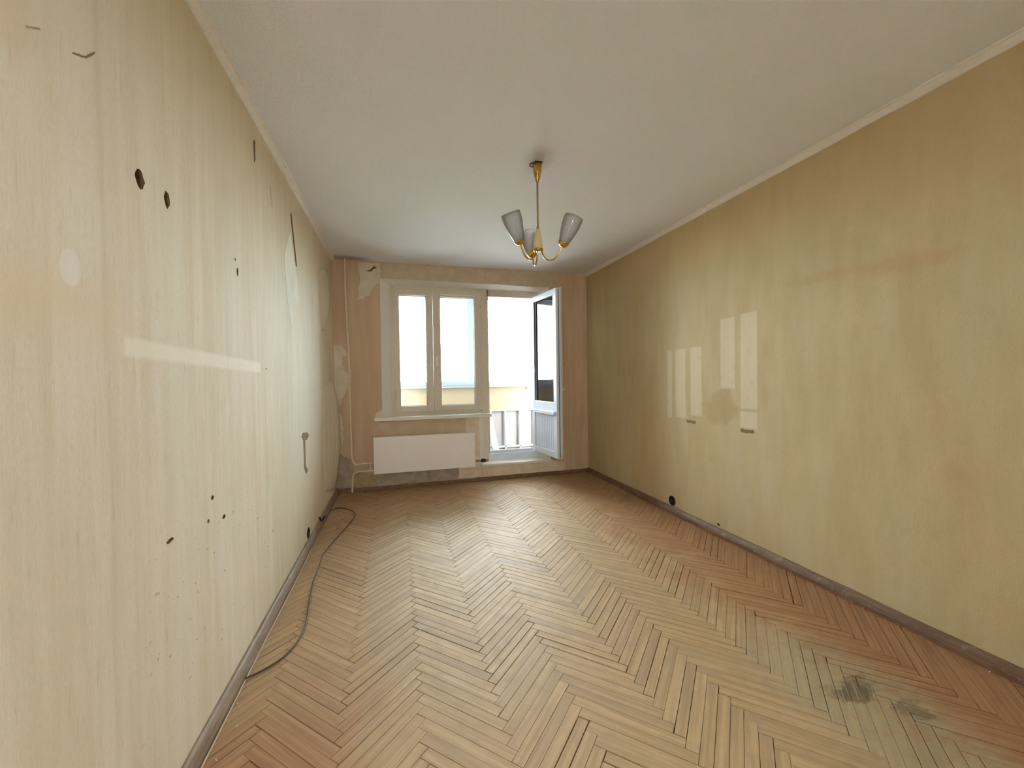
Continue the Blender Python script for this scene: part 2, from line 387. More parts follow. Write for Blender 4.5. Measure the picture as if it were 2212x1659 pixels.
# splayed reveals, running on behind the frame to the loggia
FX0, FX2, FZ2 = .605, 2.462, 2.372
prism('window_reveal', [(OX0, D+.001, OZ0), (FX0, D+.15, OZ0), (FX0, D+.35, OZ0), (OX0, D+.35, OZ0)], (0, 0, OZ2-OZ0), M_reveal, wb)
prism('window_reveal', [(OX2, D+.001, OZ1), (FX2, D+.15, OZ1), (FX2, D+.35, OZ1), (OX2, D+.35, OZ1)], (0, 0, OZ2-OZ1), M_reveal, wb)
prism('window_reveal', [(OX0, D+.001, OZ2), (OX0, D+.15, FZ2), (OX0, D+.35, FZ2), (OX0, D+.35, OZ2)], (OX2-OX0, 0, 0), M_reveal, wb)
box('reveal_edge', (OX1-.035, D-.004, OZ1), (OX1+.006, D+.15, OZ0-.02), M_reveal, wb, .003)

# holes cut into the side walls
def lump(c, r, seed, squash=(1, 1, 1)):
    rnd = random.Random(seed); bm = bmesh.new(); bmesh.ops.create_icosphere(bm, subdivisions=2, radius=1)
    for v in bm.verts: v.co = Vector([c[i] + v.co[i]*r*squash[i]*rnd.uniform(.75, 1.2) for i in range(3)])
    return link('cut', mesh_from('cut', bm), M_brick)
def cyl(c, r, depth):
    bm = bmesh.new(); bmesh.ops.create_cone(bm, cap_ends=True, segments=20, radius1=r, radius2=r, depth=depth, matrix=Matrix.Translation(c) @ Matrix.Rotation(math.pi/2, 4, 'Y'))
    return link('cut', mesh_from('cut', bm), M_brick)
cutl = []
for i, (px, py, rr, sq) in enumerate(((302, 387, .024, (.8, 1, 1.15)), (361, 431, .020, (.8, .9, 1.3)), (513, 587, .016, (.8, .7, 1.3)), (508, 560, .007, (1, 1, 1)), (575, 797, .007, (1, 1.2, .8)), (459, 1075, .010, (.6, 1.3, .8)), (484, 1116, .012, (.6, 1.4, .7)), (450, 1126, .009, (.5, 1, .8)), (367, 1168, .012, (.5, 1.8, .6)))):
    P = onX(px, py, 0); cutl.append(lump(P, rr, 10+i, sq))
PS = onX(666, 1158, 0); cutl.append(cyl((0, PS[1], .105), .040, .10))
wl.data.materials.append(M_brick); carve(wl, cutl)
PR = onX(1452, 1081, W); cutr = [cyl((W, PR[1], .110), .042, .10)]
for i, (px, py, rr, sq) in enumerate(((1552, 1133, .014, (.6, 1.2, .8)),)):
    cutr.append(lump(onX(px, py, W), rr, 50+i, sq))
wr.data.materials.append(M_brick); carve(wr, cutr)
def socket(c, r, sgn, label):
    # empty flush-mounting box left in its hole
    root = empty('socket_box', c); ax = (sgn, 0, 0)
    under(root, lathe('cup', [(.002, -.044), (r*.86, -.044), (r*.93, -.003), (r*1.06, .0), (r*1.06, .004), (r*.97, .005), (r*.90, -.002), (r*.82, -.040), (.002, -.040)], M_black, None, 24, c, ax))
    w = Vector(c)
    under(root, tube('wire_stub', smooth_path([w+Vector((-sgn*.03, .008, -.004)), w+Vector((sgn*.004, .012, .01)), w+Vector((sgn*.014, -.004, .016))], 5), .0022, M_black, None, 6))
    return tag(root, label, 'socket box')
socket((0, PS[1], .105), .040, 1, 'empty black socket box in left wall above skirting next to the floor cable')
socket((W, PR[1], .110), .042, -1, 'empty black socket box in the wall with pale ghost rectangles above skirting')

# thin torn patches: real layers of paper, filler or paint on the wall
def ragged(pts, amp, seed, n=5, closed=True):
    rnd = random.Random(seed); out = []; P = [np.array(p, float) for p in pts]
    for i in range(len(P)):
        a, b = P[i], P[(i+1) % len(P)]; L = np.linalg.norm(b-a); k = max(1, min(n, int(L/.012)))
        for j in range(k):
            q = a+(b-a)*j/k
            if j: q = q + np.array([rnd.uniform(-1, 1)*amp for _ in range(len(q))])
            out.append(q)
    return out
def patch(name, wall, pix, mat, amp=.005, lift=.0012, seed=1, label=None):
    if wall is wb: pts = [onY(x, y, D) for x, y in pix]; nrm, ax, lo = (0, -1, 0), (0, 2), 1
    else:
        X = 0 if wall is wl else W
        pts = [onX(x, y, X) for x, y in pix]; nrm, ax, lo = ((1, 0, 0) if wall is wl else (-1, 0, 0)), (1, 2), 0
    q = ragged([(p[ax[0]], min(H-.001, max(.002, p[ax[1]]))) for p in pts], amp, seed)
    full = []
    for a, b in q:
        v = [0, 0, 0]; v[ax[0]] = a; v[ax[1]] = b; v[lo] = pts[0][lo]; full.append(v)
    o = prism(name, full, Vector(nrm)*lift, mat, wall)
    if label: o['label'] = label
    return o
C1 = lambda a, b: (680+a/6.144, 520+b/6.144)
C3 = lambda a, b: (680+a/5.72, 780+b/5.72)
patch('old_paint_patch', wb, [(819, 568), (1000, 580), (1190, 589), (1192, 619), (1186, 621), (1000, 611), (819, 601)], M_lintel, .004, .0010, 2)
patch('bare_plaster_patch', wb, [C1(*q) for q in ((590, 300), (870, 290), (862, 560), (830, 570), (790, 590), (760, 640), (740, 700), (700, 740), (670, 730), (650, 780), (610, 770), (560, 795), (590, 700), (575, 640), (605, 560), (590, 430), (580, 340))], M_plaster, .005, .0016, 3)
patch('plaster_chip', wb, [C1(*q) for q in ((670, 400), (735, 385), (780, 335), (825, 355), (775, 380), (752, 410))], M_brick, .003, .0022, 4)
patch('bare_plaster_patch', wb, [(717, 746), (734, 746), (748, 757), (753, 775), (757, 806), (757, 830), (745, 850), (738, 865), (733, 883), (738, 900), (742, 925), (742, 950), (738, 970), (735, 982), (724, 986), (720, 900)], M_plaster, .007, .0012, 5)
patch('paper_scrap', wb, [(739, 771), (749, 768), (752, 790), (751, 806), (744, 802), (739, 790)], M_wb, .004, .002, 6)
patch('cement_patch', wb, [(724, 985), (736, 981), (759, 993), (763, 1004), (765, 1025), (763, 1056), (728, 1062)], M_cement, .008, .0012, 7)
patch('old_paste_patch', wb, [(765, 1020), (818, 1023), (814, 1051), (763, 1056)], M_olive, .006, .0014, 8)
patch('cement_patch', wb, [(816, 1016), (1000, 1004), (992, 1032), (925, 1041), (870, 1043), (815, 1050)], M_cement, .006, .0010, 9)
patch('filler_patch', wb, [(992, 1002), (1043, 998), (1043, 1005), (1195, 995), (1222, 1000), (1218, 1016), (1100, 1026), (990, 1036)], M_beige, .006, .0012, 10)
patch('filler_patch', wb, [(1006, 902), (1043, 900), (1043, 1000), (1004, 1003)], M_beige, .004, .0009, 11)
patch('old_paint_patch', wb, [(816, 914), (1006, 900), (1006, 935), (828, 950), (828, 934), (817, 928)], M_lintel, .005, .0014, 12)
patch('filler_patch', wb, [(823, 888), (827, 880), (828, 902), (810, 903), (812, 893)], M_plaster, .004, .0012, 13)
patch('paper_tear', wl, [(627, 500), (634, 545), (641, 600), (643, 650), (636, 690), (628, 700), (620, 640), (614, 560), (617, 535)], M_palepaper, .004, .0012, 14)
patch('paper_tear', wl, [(627, 462), (629, 461), (641, 575), (639, 576)], M_brick, .001, .002, 15)
patch('paper_tear', wl, [(547, 305), (550, 302), (551, 345), (549, 350)], M_brick, .002, .002, 16)
patch('paper_tear', wl, [(582, 400), (584, 400), (589, 445), (587, 448)], M_lintel, .001, .002, 17)
patch('paper_scuff', wl, [(654, 935), (664, 934), (667, 941), (663, 950), (655, 951), (651, 943)], M_scuff, .002, .0016, 18)
patch('paper_scuff', wl, [(655, 950), (659, 950), (660, 1005), (665, 1015), (661, 1024), (657, 1012)], M_scuff, .001, .0016, 19)
patch('paper_tear', wl, [(57, 57), (86, 62), (85, 64), (56, 59)], M_scuff, .001, .0012, 20)
patch('paper_tear', wl, [(156, 113), (185, 122), (203, 112), (204, 116), (186, 126), (157, 116)], M_scuff, .001, .0012, 21)
patch('paper_scuff', wr, [(1483, 906), (1503, 910), (1502, 916), (1484, 912)], M_scuff, .003, .002, 22)
patch('paper_scuff', wr, [(1600, 926), (1627, 929), (1629, 936), (1601, 934)], M_scuff, .004, .002, 23)
# loose lengths of paper bulging from the left wall near the corner
def flap(pix_l, pix_r, bulge, mat, seed, n=26, m=7):
    """sheet between two pixel edges on the left wall, bowed away from it"""
    rnd = random.Random(seed); bm = bmesh.new(); grid = []
    for i in range(n+1):
        t = i/n
        def at(ed):
            k = t*(len(ed)-1); j = min(int(k), len(ed)-2); f = k-j
            return onX(ed[j][0]*(1-f)+ed[j+1][0]*f, ed[j][1]*(1-f)+ed[j+1][1]*f, 0)
        a, b = at(pix_l), at(pix_r); b[1] = min(b[1], D-.008)
        row = []
        bl = bulge*(math.sin(math.pi*min(1, t*1.05))**.6+.15)*rnd.uniform(.92, 1.06)
        for k in range(m+1):
            s = k/m; q = a*(1-s)+b*s
            row.append(bm.verts.new((.0015+bl*(s**1.6)*(1.0-.25*max(0, s-.8)/.2), q[1], max(.06, q[2]))))
        grid.append(row)
    for i in range(n):
        for k in range(m): bm.faces.new((grid[i][k], grid[i][k+1], grid[i+1][k+1], grid[i+1][k]))
    o = link('loose_wallpaper', mesh_from('flap', bm, True), mat, wl)
    sd = o.modifiers.new('thickness', 'SOLIDIFY'); sd.thickness = .0012
    return o
flap([(688, 585), (690, 640), (694, 715)], [(703, 580), (708, 640), (702, 715)], .03, M_wl, 1)
flap([(700, 830), (697, 900), (697, 980), (703, 1062)], [(715, 820), (719, 900), (722, 980), (723, 1058)], .075, M_wl, 2)

# ------------------------------------------------------------------ parquet
L, WP = .408, .0436
r2 = math.sqrt(2); PX0 = .176 - L/r2
def clip(poly, a, b, c):            # keep a*x+b*y<=c
    out = []
    for i in range(len(poly)):
        p, q = poly[i], poly[(i+1) % len(poly)]
        dp, dq = a*p[0]+b*p[1]-c, a*q[0]+b*q[1]-c
        if dp <= 0: out.append(p)
        if dp*dq < 0:
            t = dp/(dp-dq); out.append((p[0]+(q[0]-p[0])*t, p[1]+(q[1]-p[1])*t))
    return out
rp = random.Random(3)
planks = []
def uv2xy(u, v): return ((u-v)/r2+PX0, (u+v)/r2)
for c in range(-4, 9):
    for k in range(-60, 130):
        for kind in (0, 1):
            u0, v0 = k*WP+c*L, k*WP-c*L
            g = rp.choice((.0003, .0005, .0006, .0008, .0010, .0014)) if rp.random() < .86 else rp.uniform(.0018, .0030)
            ge = g + rp.choice((0, 0, .0004, .001))
            tone = rp.random()**1.6; zt = rp.gauss(0, .0005); tx, ty = rp.gauss(0, .002), rp.gauss(0, .0006); uo, vo = rp.random()*40, rp.random()*40
            if kind == 0: cu, cv, du, dv = u0+L/2, v0+WP/2, L/2-ge, WP/2-g
            else: cu, cv, du, dv = u0+L+WP/2, v0+WP-L/2, WP/2-g, L/2-ge
            cx, cy = uv2xy(cu, cv)
            if cy < YR-.3 or cy > D+.3 or cx < -.3 or cx > W+.3: continue
            if cx > 2.35: du += .0004*(kind == 0 and 0 or 1)*0
            poly = [uv2xy(cu+a*du, cv+b*dv) for a, b in ((-1, -1), (1, -1), (1, 1), (-1, 1))]
            for h in ((-1, 0, -.004), (1, 0, W-.004), (0, -1, -(YR+.004)), (0, 1, D-.004)): poly = clip(poly, *h)
            if len(poly) < 3: continue
            ar = abs(sum(poly[i][0]*poly[(i+1) % len(poly)][1]-poly[(i+1) % len(poly)][0]*poly[i][1] for i in range(len(poly))))/2
            if ar < .0003: continue
            # size in the photograph
            pr = [proj((p[0], p[1], 0)) for p in poly]; pa = 0
            if all(p[2] > .1 for p in pr):
                pp = [(p[0], p[1]) for p in pr]
                for h in ((-1, 0, 0), (1, 0, 2212), (0, -1, 0), (0, 1, 1659)):
                    if len(pp) > 2: pp = clip(pp, *h)
                if len(pp) > 2: pa = abs(sum(pp[i][0]*pp[(i+1) % len(pp)][1]-pp[(i+1) % len(pp)][0]*pp[i][1] for i in range(len(pp))))/2
            planks.append((pa, kind, (cx, cy), poly, tone, zt, tx, ty, uo, vo))
planks.sort(key=lambda q: -q[0])
def plank_geo(pk, V, F, UVS, TN, origin):
    pa, kind, (cx, cy), poly, tone, zt, tx, ty, uo, vo = pk
    d = ((1/r2, 1/r2) if kind == 0 else (-1/r2, 1/r2)); e = (-d[1], d[0])
    n = len(poly); mx = sum(p[0] for p in poly)/n; my = sum(p[1] for p in poly)/n; base = len(V)
    def loc(p): return ((p[0]-cx)*d[0]+(p[1]-cy)*d[1], (p[0]-cx)*e[0]+(p[1]-cy)*e[1])
    for layer in range(3):
        for p in poly:
            a, b = loc(p)
            q = p
            if layer == 0:
                dx, dy = mx-p[0], my-p[1]; ll = math.hypot(dx, dy) or 1
                a2 = a-math.copysign(.0007, a); b2 = b-math.copysign(.0007, b)
                q = (cx+d[0]*a2+e[0]*b2, cy+d[1]*a2+e[1]*b2) if n == 4 and ll > .1 else (p[0]+dx/ll*.0008, p[1]+dy/ll*.0008)
            z = zt + tx*b*.8 + ty*a
            z = z if layer == 0 else (z-.0007 if layer == 1 else -.0125)
            V.append((q[0]-origin[0], q[1]-origin[1], z)); UVS.append((a+uo, b+vo)); TN.append(tone)
    F.append([base+i for i in range(n)])
    for layer in (0, 1):
        for i in range(n):
            j = (i+1) % n; F.append([base+layer*n+i, base+(layer+1)*n+i, base+(layer+1)*n+j, base+layer*n+j])
def plank_mesh(name, V, F, UVS, TN):
    me = bpy.data.meshes.new(name); me.from_pydata(V, [], F); me.update()
    bm = bmesh.new(); bm.from_mesh(me); bmesh.ops.recalc_face_normals(bm, faces=bm.faces); bm.to_mesh(me); bm.free()
    uvl = me.uv_layers.new(name='grain'); at = me.attributes.new('tone', 'FLOAT', 'POINT')
    vi = np.zeros(len(me.loops), dtype=np.int32); me.loops.foreach_get('vertex_index', vi)
    uvl.data.foreach_set('uv', np.array(UVS, dtype=np.float32)[vi].ravel())
    at.data.foreach_set('value', np.array(TN, dtype=np.float32)); return me
for pk in planks[:300]:
    V, F, U, TN = [], [], [], []; plank_geo(pk, V, F, U, TN, pk[2])
    o = link('parquet_plank', plank_mesh('parquet_plank', V, F, U, TN), M_floor, floor); o.location = (pk[2][0], pk[2][1], 0)
V, F, U, TN = [], [], [], []
for pk in planks[300:]: plank_geo(pk, V, F, U, TN, (0, 0))
o = link('parquet_planks', plank_mesh('parquet_field', V, F, U, TN), M_floor, floor); o['kind'] = 'stuff'

# ------------------------------------------------------------------ skirting and cornice
def skirt_profile(h, d): return [(0, 0), (d, 0), (d, h*.35), (d*.82, h*.62), (d*.55, h*.86), (d*.3, h), (0, h)]
def skirting(name, a, b, inward, h, d, mat, label, seed):
    rnd = random.Random(seed); bm = bmesh.new(); rings = []; N = 36; a, b, inward = Vector(a), Vector(b), Vector(inward)
    for i in range(N+1):
        p = a.lerp(b, i/N); w = rnd.uniform(-.0025, .0025); hh = h*(1+rnd.uniform(-.03, .03))
        rings.append([bm.verts.new(p+inward*(x+(w if x > 0 else 0))+Vector((0, 0, .0015+z))) for x, z in skirt_profile(hh, d)])
    m = len(rings[0])
    for i in range(N):
        for k in range(m): bm.faces.new((rings[i][k], rings[i][(k+1) % m], rings[i+1][(k+1) % m], rings[i+1][k]))
    bm.faces.new(rings[0]); bm.faces.new(rings[-1][::-1])
    o = link(name, mesh_from(name, bm), mat); return tag(o, label, kind='structure')
skirting('baseboard_left', (0, YR, 0), (0, D, 0), (1, 0, 0), .060, .030, M_bbl, 'greyish brown wooden skirting along left wall', 1)
skirting('baseboard_right', (W, YR, 0), (W, D, 0), (-1, 0, 0), .058, .030, M_bbr, 'dark brown wooden skirting along right wall', 2)
skirting('baseboard_back', (.03, D, 0), (W-.03, D, 0), (0, -1, 0), .045, .028, M_bbr, 'dark brown wooden skirting below the radiator', 3)
skirting('baseboard_rear', (1.24, YR, 0), (W-.03, YR, 0), (0, 1, 0), .058, .028, M_bbr, 'dark brown wooden skirting opposite the window', 4)
def cornice(name, a, b, inward, s, label, seed):
    rnd = random.Random(seed); bm = bmesh.new(); rings = []; N = 60; a, b, inward = Vector(a), Vector(b), Vector(inward)
    for i in range(N+1):
        p = a.lerp(b, i/N); j = rnd.uniform(-.002, .002)
        pr = [(0, 0), (0, -s+j), (s*.18, -s*.97+j), (s*.45, -s*.62), (s*.72, -s*.3), (s+j, -s*.16), (s+j, 0)]
        rings.append([bm.verts.new(p+inward*x+Vector((0, 0, z))) for x, z in pr])
    m = len(rings[0])
    for i in range(N):
        for k in range(m): bm.faces.new((rings[i][k], rings[i][(k+1) % m], rings[i+1][(k+1) % m], rings[i+1][k]))
    bm.faces.new(rings[0]); bm.faces.new(rings[-1][::-1])
    o = link(name, mesh_from(name, bm), M_cornice); return tag(o, label, kind='structure')
cornice('trim_1', (0, YR, H), (0, D, H), (1, 0, 0), .036, 'narrow off-white cornice over left wall', 5)
cornice('trim_2', (W, YR, H), (W, D, H), (-1, 0, 0), .036, 'narrow off-white cornice over right wall', 6)

# ------------------------------------------------------------------ window and balcony door
y0, y1 = D+.15, D+.215
win = empty('window_1', (1.15, D+.15, OZ0)); tag(win, 'cream painted double casement window beside the balcony door', kind='structure')
FRZ = .835
under(win, box('frame_stile', (FX0, y0, FRZ-.03), (.650, y1, FZ2), M_frame, None, .003),
      box('frame_head', (.650, y0, 2.325), (1.690, y1, FZ2), M_frame, None, .003),
      box('frame_rail', (.650, y0, FRZ-.03), (1.690, y1, .872), M_frame, None, .003),
      box('mullion', (1.690, y0-.012, OZ1), (1.775, y1, FZ2), M_frame, None, .004))
def bar_ring(x0, x1, z0, z1, gx0, gx1, gz0, gz1, ya, yb):
    return [((x0, ya, z0), (gx0, yb, z1)), ((gx1, ya, z0), (x1, yb, z1)), ((gx0, ya, z0), (gx1, yb, gz0)), ((gx0, ya, gz1), (gx1, yb, z1))]
def sash(x0, x1, z0, z1, gx0, gx1, gz0, gz1, hx):
    s = boxes('sash', bar_ring(x0, x1, z0, z1, gx0, gx1, gz0, gz1, y0-.014, y1-.012), M_frame, None, .003); under(win, s)
    g = boxes('gasket', bar_ring(gx0-.002, gx1+.002, gz0-.002, gz1+.002, gx0+.005, gx1-.005, gz0+.005, gz1-.005, y0+.012, y0+.020), M_gasket); g.parent = s
    p = box('pane', (gx0, y0+.022, gz0), (gx1, y0+.027, gz1), M_glass); p.parent = s
    h = boxes('handle', [((hx-.012, y0-.020, 1.45), (hx+.012, y0-.013, 1.53)), ((hx-.008, y0-.045, 1.50), (hx+.008, y0-.018, 1.516)), ((hx-.009, y0-.050, 1.41), (hx+.009, y0-.038, 1.518))], M_white, None, .002); h.parent = s
    for hz in (1.05, 2.1):
        k = tube('hinge', [(x0+.012 if hx > x0+.2 else x1-.012, y0-.020, hz), (x0+.012 if hx > x0+.2 else x1-.012, y0-.020, hz+.07)], .006, M_frame, None, 8); k.parent = s
    return s
sash(.640, 1.098, .866, 2.332, .705, 1.018, .934, 2.262, 1.062)
s2 = sash(1.102, 1.698, .866, 2.332, 1.190, 1.608, .934, 2.256, 1.142)
v = box('top_strip', (1.195, y0-.022, 2.272), (1.604, y0-.012, 2.292), M_white, None, .002); v.parent = s2  # thin white strip for the pale line across the sash top
# window board
sill = box('window_sill', (.412, D-.052, .785), (1.77, D-.0005, .826), M_white, None, .004)
sill2 = box('window_sill_inner', (OX0, D-.02, .79), (1.69, y0, .826), M_white, None, .002); sill2.parent = sill
tag(sill, 'white painted window board above the radiator', kind='structure'); sill.name = 'trim_3'; sill2.name = 'sill_board'
# balcony door frame, threshold and step
df = empty('door_1', (2.1, D+.15, OZ1)); tag(df, 'white balcony door standing open against the window wall', kind='structure')
DX0, DX1, DZ0, DZ1 = 1.780, 2.400, .325, 2.285
under(df, box('door_jamb', (1.775, y0, DZ0-.13), (DX0+.012, y1, FZ2), M_frame, None, .002),
      box('door_jamb', (DX1, y0, OZ1), (FX2, y1, FZ2), M_pvc, None, .003),
      box('door_head', (1.775, y0, DZ1), (DX1, y1, FZ2), M_frame, None, .003),
      box('threshold', (1.70, y0-.002, OZ1), (FX2, y1+.02, DZ0-.03), M_pvc, None, .004),
      box('threshold_lip', (DX0, y0+.025, DZ0-.03), (DX1, y1, DZ0+.005), M_pvc, None, .003),
      box('step_board', (OX1-.012, D-.022, OZ1-.022), (2.572, D+.15, OZ1+.004), M_white, None, .003))
# leaf, opened about 97 degrees; built along -x from the hinge, then turned
LW, LT = .655, .062
leaf = empty('door_leaf', (2.415, D+.135, .30)); leaf.rotation_euler = (0, 0, math.radians(97)); leaf.parent = df
leaf.matrix_parent_inverse = Matrix.Translation(-Vector(df.location))
def lp(o): o.parent = leaf; return o
z0l, z1l = .012, 1.985
lp(boxes('stile', [((-LW, 0, z0l), (-LW+.075, LT, z1l)), ((-.075, 0, z0l), (0, LT, z1l))], M_pvc, None, .004))
lp(boxes('rail', [((-LW+.075, 0, z0l), (-.075, LT, .085)), ((-LW+.075, 0, 1.915), (-.075, LT, z1l)), ((-LW+.075, 0, .535), (-.075, LT, .665))], M_pvc, None, .004))
lp(box('panel_back', (-LW+.075, .018, .085), (-.075, .030, .535), M_pvc))
lp(box('weather_bar', (-LW+.04, LT, .515), (-.05, LT+.022, .555), M_pvc, None, .004))
for i in range(11):
    xa = -LW+.075+i*(LW-.15)/11
    lp(box('ribbed_slat', (xa+.004, .022, .085), (xa+(LW-.15)/11-.004, LT-.014, .535), M_pvc, None, .004))
lp(boxes('gasket', bar_ring(-LW+.073, -.073, .663, 1.917, -LW+.080, -.080, .670, 1.910, LT-.016, LT-.008), M_gasket))
lp(box('pane', (-LW+.075, .028, .665), (-.075, .033, 1.915), M_glass))
lp(boxes('edge_seal', [((-LW-.0025, .022, .02), (-LW+.001, .030, 1.975))], M_gasket))
lp(boxes('overlap_lip', bar_ring(-LW-.014, 0, z0l-.012, z1l+.012, -LW+.02, -.02, .05, 1.95, -.012, .0005), M_frame, None, .003))
lp(boxes('handle', [((-LW+.018, -.022, .72), (-LW+.048, -.011, .86)), ((-LW+.022, -.052, .80), (-LW+.044, -.02, .822)), ((-LW+.024, -.058, .80), (-LW+.15, -.044, .822))], M_pvc, None, .003))
for hz in (.25, 1.0, 1.75): lp(tube('hinge', [(.006, -.012, hz), (.006, -.012, hz+.09)], .009, M_frame, None, 10))

# ------------------------------------------------------------------ radiator and pipes
rad = empty('radiator', (.975, D-.07, .196)); RX0, RX1, RZ0, RZ1, RY0, RY1 = .402, 1.552, .198, .612, D-.10, D-.03
under(rad, box('front_panel', (RX0, RY0, RZ0), (RX1, RY0+.012, RZ1), M_rad, None, .003),
      box('side_cover', (RX0+.002, RY0+.012, RZ0+.004), (RX0+.010, RY1, RZ1-.002), M_rad, None, .002),
      box('side_cover', (RX1-.010, RY0+.012, RZ0+.004), (RX1-.002, RY1, RZ1-.002), M_rad, None, .002),
      box('rear_panel', (RX0+.02, RY1-.012, RZ0+.01), (RX1-.02, RY1, RZ1-.01), M_rad, None, .003),
      boxes('top_grille', [((RX0+.012+i*.0283, RY0+.014, RZ1-.012), (RX0+.012+i*.0283+.016, RY1-.002, RZ1-.006)) for i in range(40)], M_rad),
      *[box('bracket', (x-.015, RY1, RZ1-.12), (x+.015, D-.003, RZ1-.04), M_steel) for x in (.62, 1.33)])
under(rad, tube('valve_body', [(RX1-.004, D-.055, .262), (1.640, D-.055, .262)], .011, M_steel, None, 12))
under(rad, lathe('valve_head', [(.002, 0), (.019, 0), (.022, .008), (.022, .045), (.018, .056), (.002, .056)], M_black, None, 18, (1.632, D-.055, .262), (.9, -.43, 0)))
under(rad, lathe('valve_nut', [(.004, 0), (.016, 0), (.016, .03), (.004, .03)], M_gold, None, 6, (1.690, D-.075, .262), (1, -.2, 0)))
tag(rad, 'flat white panel radiator mounted below the window board', 'radiator')
pY = D-.042
def pp(x, y, yy=None): q = onY(x, y, pY if yy is None else yy); return Vector(q)
ris = empty('heating_pipe', (.165, pY, 0))
up = [Vector((.137, pY, H)), pp(746, 634), pp(754, 790), pp(755.5, 850), pp(759, 960), pp(760.5, 988), pp(766, 1002.5), pp(776, 1003), pp(807, 1000)]
up[-1].y = pY
under(ris, tube('riser', smooth_path(up, 6), .0105, M_pipe, None, 12))
dn = [pp(807, 1017), pp(790, 1018.3), pp(773, 1019.5), pp(764.5, 1024), pp(762, 1034), Vector((.165, pY, 0.0))]
under(ris, tube('return_pipe', smooth_path(dn, 6), .0105, M_pipe, None, 12))
a, b = pp(800.5, 1000.7), pp(800.5, 1017)
under(ris, tube('bypass', [a, b], .0105, M_pipe, None, 12))
for q in (a, b): under(ris, lathe('pipe_coupling', [(.002, -.018), (.0145, -.018), (.0145, .018), (.002, .018)], M_pipe, None, 10, q, (1, 0, 0)))
tag(ris, 'painted heating riser pipe with bypass beside radiator', 'pipe')
# thin pale wire lying on the skirting under the radiator
wpts = [(.195, D-.036, .047), (.30, D-.034, .05), (.55, D-.030, .049), (.80, D-.034, .046), (1.05, D-.030, .052), (1.3, D-.032, .049), (1.58, D-.03, .055), (1.66, D-.02, .10), (1.63, D-.012, .20)]
tag(tube('phone_wire', smooth_path(wpts, 6), .0032, M_palewire, None, 6), 'thin pale wire running along skirting under the radiator', 'wire')

# ------------------------------------------------------------------ cable on the floor, stubs
cp = [(533, 1467), (569, 1447), (611, 1420), (644, 1384), (661, 1348), (668, 1303), (677, 1256), (691, 1220), (699.6, 1195), (722, 1167.5), (749.5, 1137), (767.5, 1113), (758, 1102), (735.6, 1097), (711, 1103)]
cpts = [Vector(onZ(x, y, .007)) for x, y in cp]
cpts[0] += Vector((-.004, 0, .004)); cpts[-1] = Vector((.034, cpts[-1].y, .012))
tag(tube('floor_cable', smooth_path(cpts, 7), .0045, M_cable, None, 8), 'loose brown cable curving over parquet along left wall', 'cable')
P = onX(688, 1122, 0)
stub = [Vector((.002, P[1], .085)), Vector((.014, P[1]+.004, .075)), Vector((.018, P[1]+.01, .045)), Vector((.034, P[1]+.04, .067)), Vector((.040, P[1]+.07, .070))]
tag(tube('cable_stub', smooth_path(stub, 6), .007, M_black, None, 8), 'short dark cable stub poking from left wall over skirting', 'cable')
wire = [Vector((.0345, 1.0, .006)), Vector((.034, 1.6, .0055)), Vector((.0335, 2.2, .006)), Vector((.036, 2.8, .0055)), Vector((.034, 3.3, .006))]
tag(tube('skirting_wire', smooth_path(wire, 8), .0035, M_palewire, None, 6), 'thin pale wire tucked along the foot of left skirting', 'wire')
# plaster crumbs fallen along the skirtings
bm = bmesh.new(); rc = random.Random(11)
for i in range(70):
    side = rc.random()
    y = rc.uniform(.6, D-.1)
    x = .046+rc.random()**2*.05 if side < .55 else W-.033-rc.random()**2*.05
    s = rc.uniform(.001, .004)*(1.5 if rc.random() < .1 else 1)
    r = bmesh.ops.create_icosphere(bm, subdivisions=1, radius=s, matrix=Matrix.Translation((x, y, s*.6+.001)))
    for v in r['verts']: v.co += Vector([rc.uniform(-.3, .3)*s for _ in range(3)])
tag(link('plaster_crumbs', mesh_from('crumbs', bm), M_plaster), 'pale plaster crumbs scattered along the skirtings', 'rubble', kind='stuff')

# ------------------------------------------------------------------ chandelier
CX, CY = 1.535, 2.397
ch = empty('chandelier', (CX, CY, H))
def zpix(py, x=CX, y=CY):
    lo, hi = .5, H
    for _ in range(40):
        m = (lo+hi)/2
        if proj((x, y, m))[1] > py: lo = m
        else: hi = m
    return (lo+hi)/2
zc0, zc1, zb0, zb1 = zpix(356), zpix(395), zpix(494), zpix(541)
def part(o): under(ch, o); return o
hc = zc0-zc1
part(lathe('ceiling_cup', [(.002, 0), (.006, 0), (.009, hc*.06), (.017, hc*.28), (.024, hc*.55), (.0285, hc*.82), (.030, hc), (.0275, hc), (.022, hc*.55), (.006, hc*.12)], M_gold, None, 28, (CX, CY, zc1)))
part(tube('hook', smooth_path([(CX+.012, CY, zc0-.02), (CX+.012, CY, zc0+.012), (CX+.002, CY, H-.004), (CX-.02, CY, H-.007), (CX-.042, CY, H-.012), (CX-.046, CY, H-.028), (CX-.03, CY, H-.030), (CX-.012, CY, H-.012), (CX, CY, H+.002)], 5), .0035, M_black, None, 8))
part(box('ceiling_plate', (CX-.02, CY-.02, H-.006), (CX+.03, CY+.02, H-.0005), M_black, None, .002))
part(tube('rod', [(CX, CY, zc1+.004), (CX, CY, zb0-.01)], .0058, M_dullgold, None, 12))
part(lathe('rod_collar', [(.003, -.012), (.009, -.012), (.011, 0), (.009, .010), (.003, .012)], M_gold, None, 20, (CX, CY, zb0)))
hb = zb0-zb1
part(lathe('body', [(.002, 0), (.027, 0), (.029, .006), (.028, hb*.2), (.025, hb*.5), (.018, hb*.8), (.011, hb*.95), (.004, hb)], M_cream, None, 28, (CX, CY, zb1)))
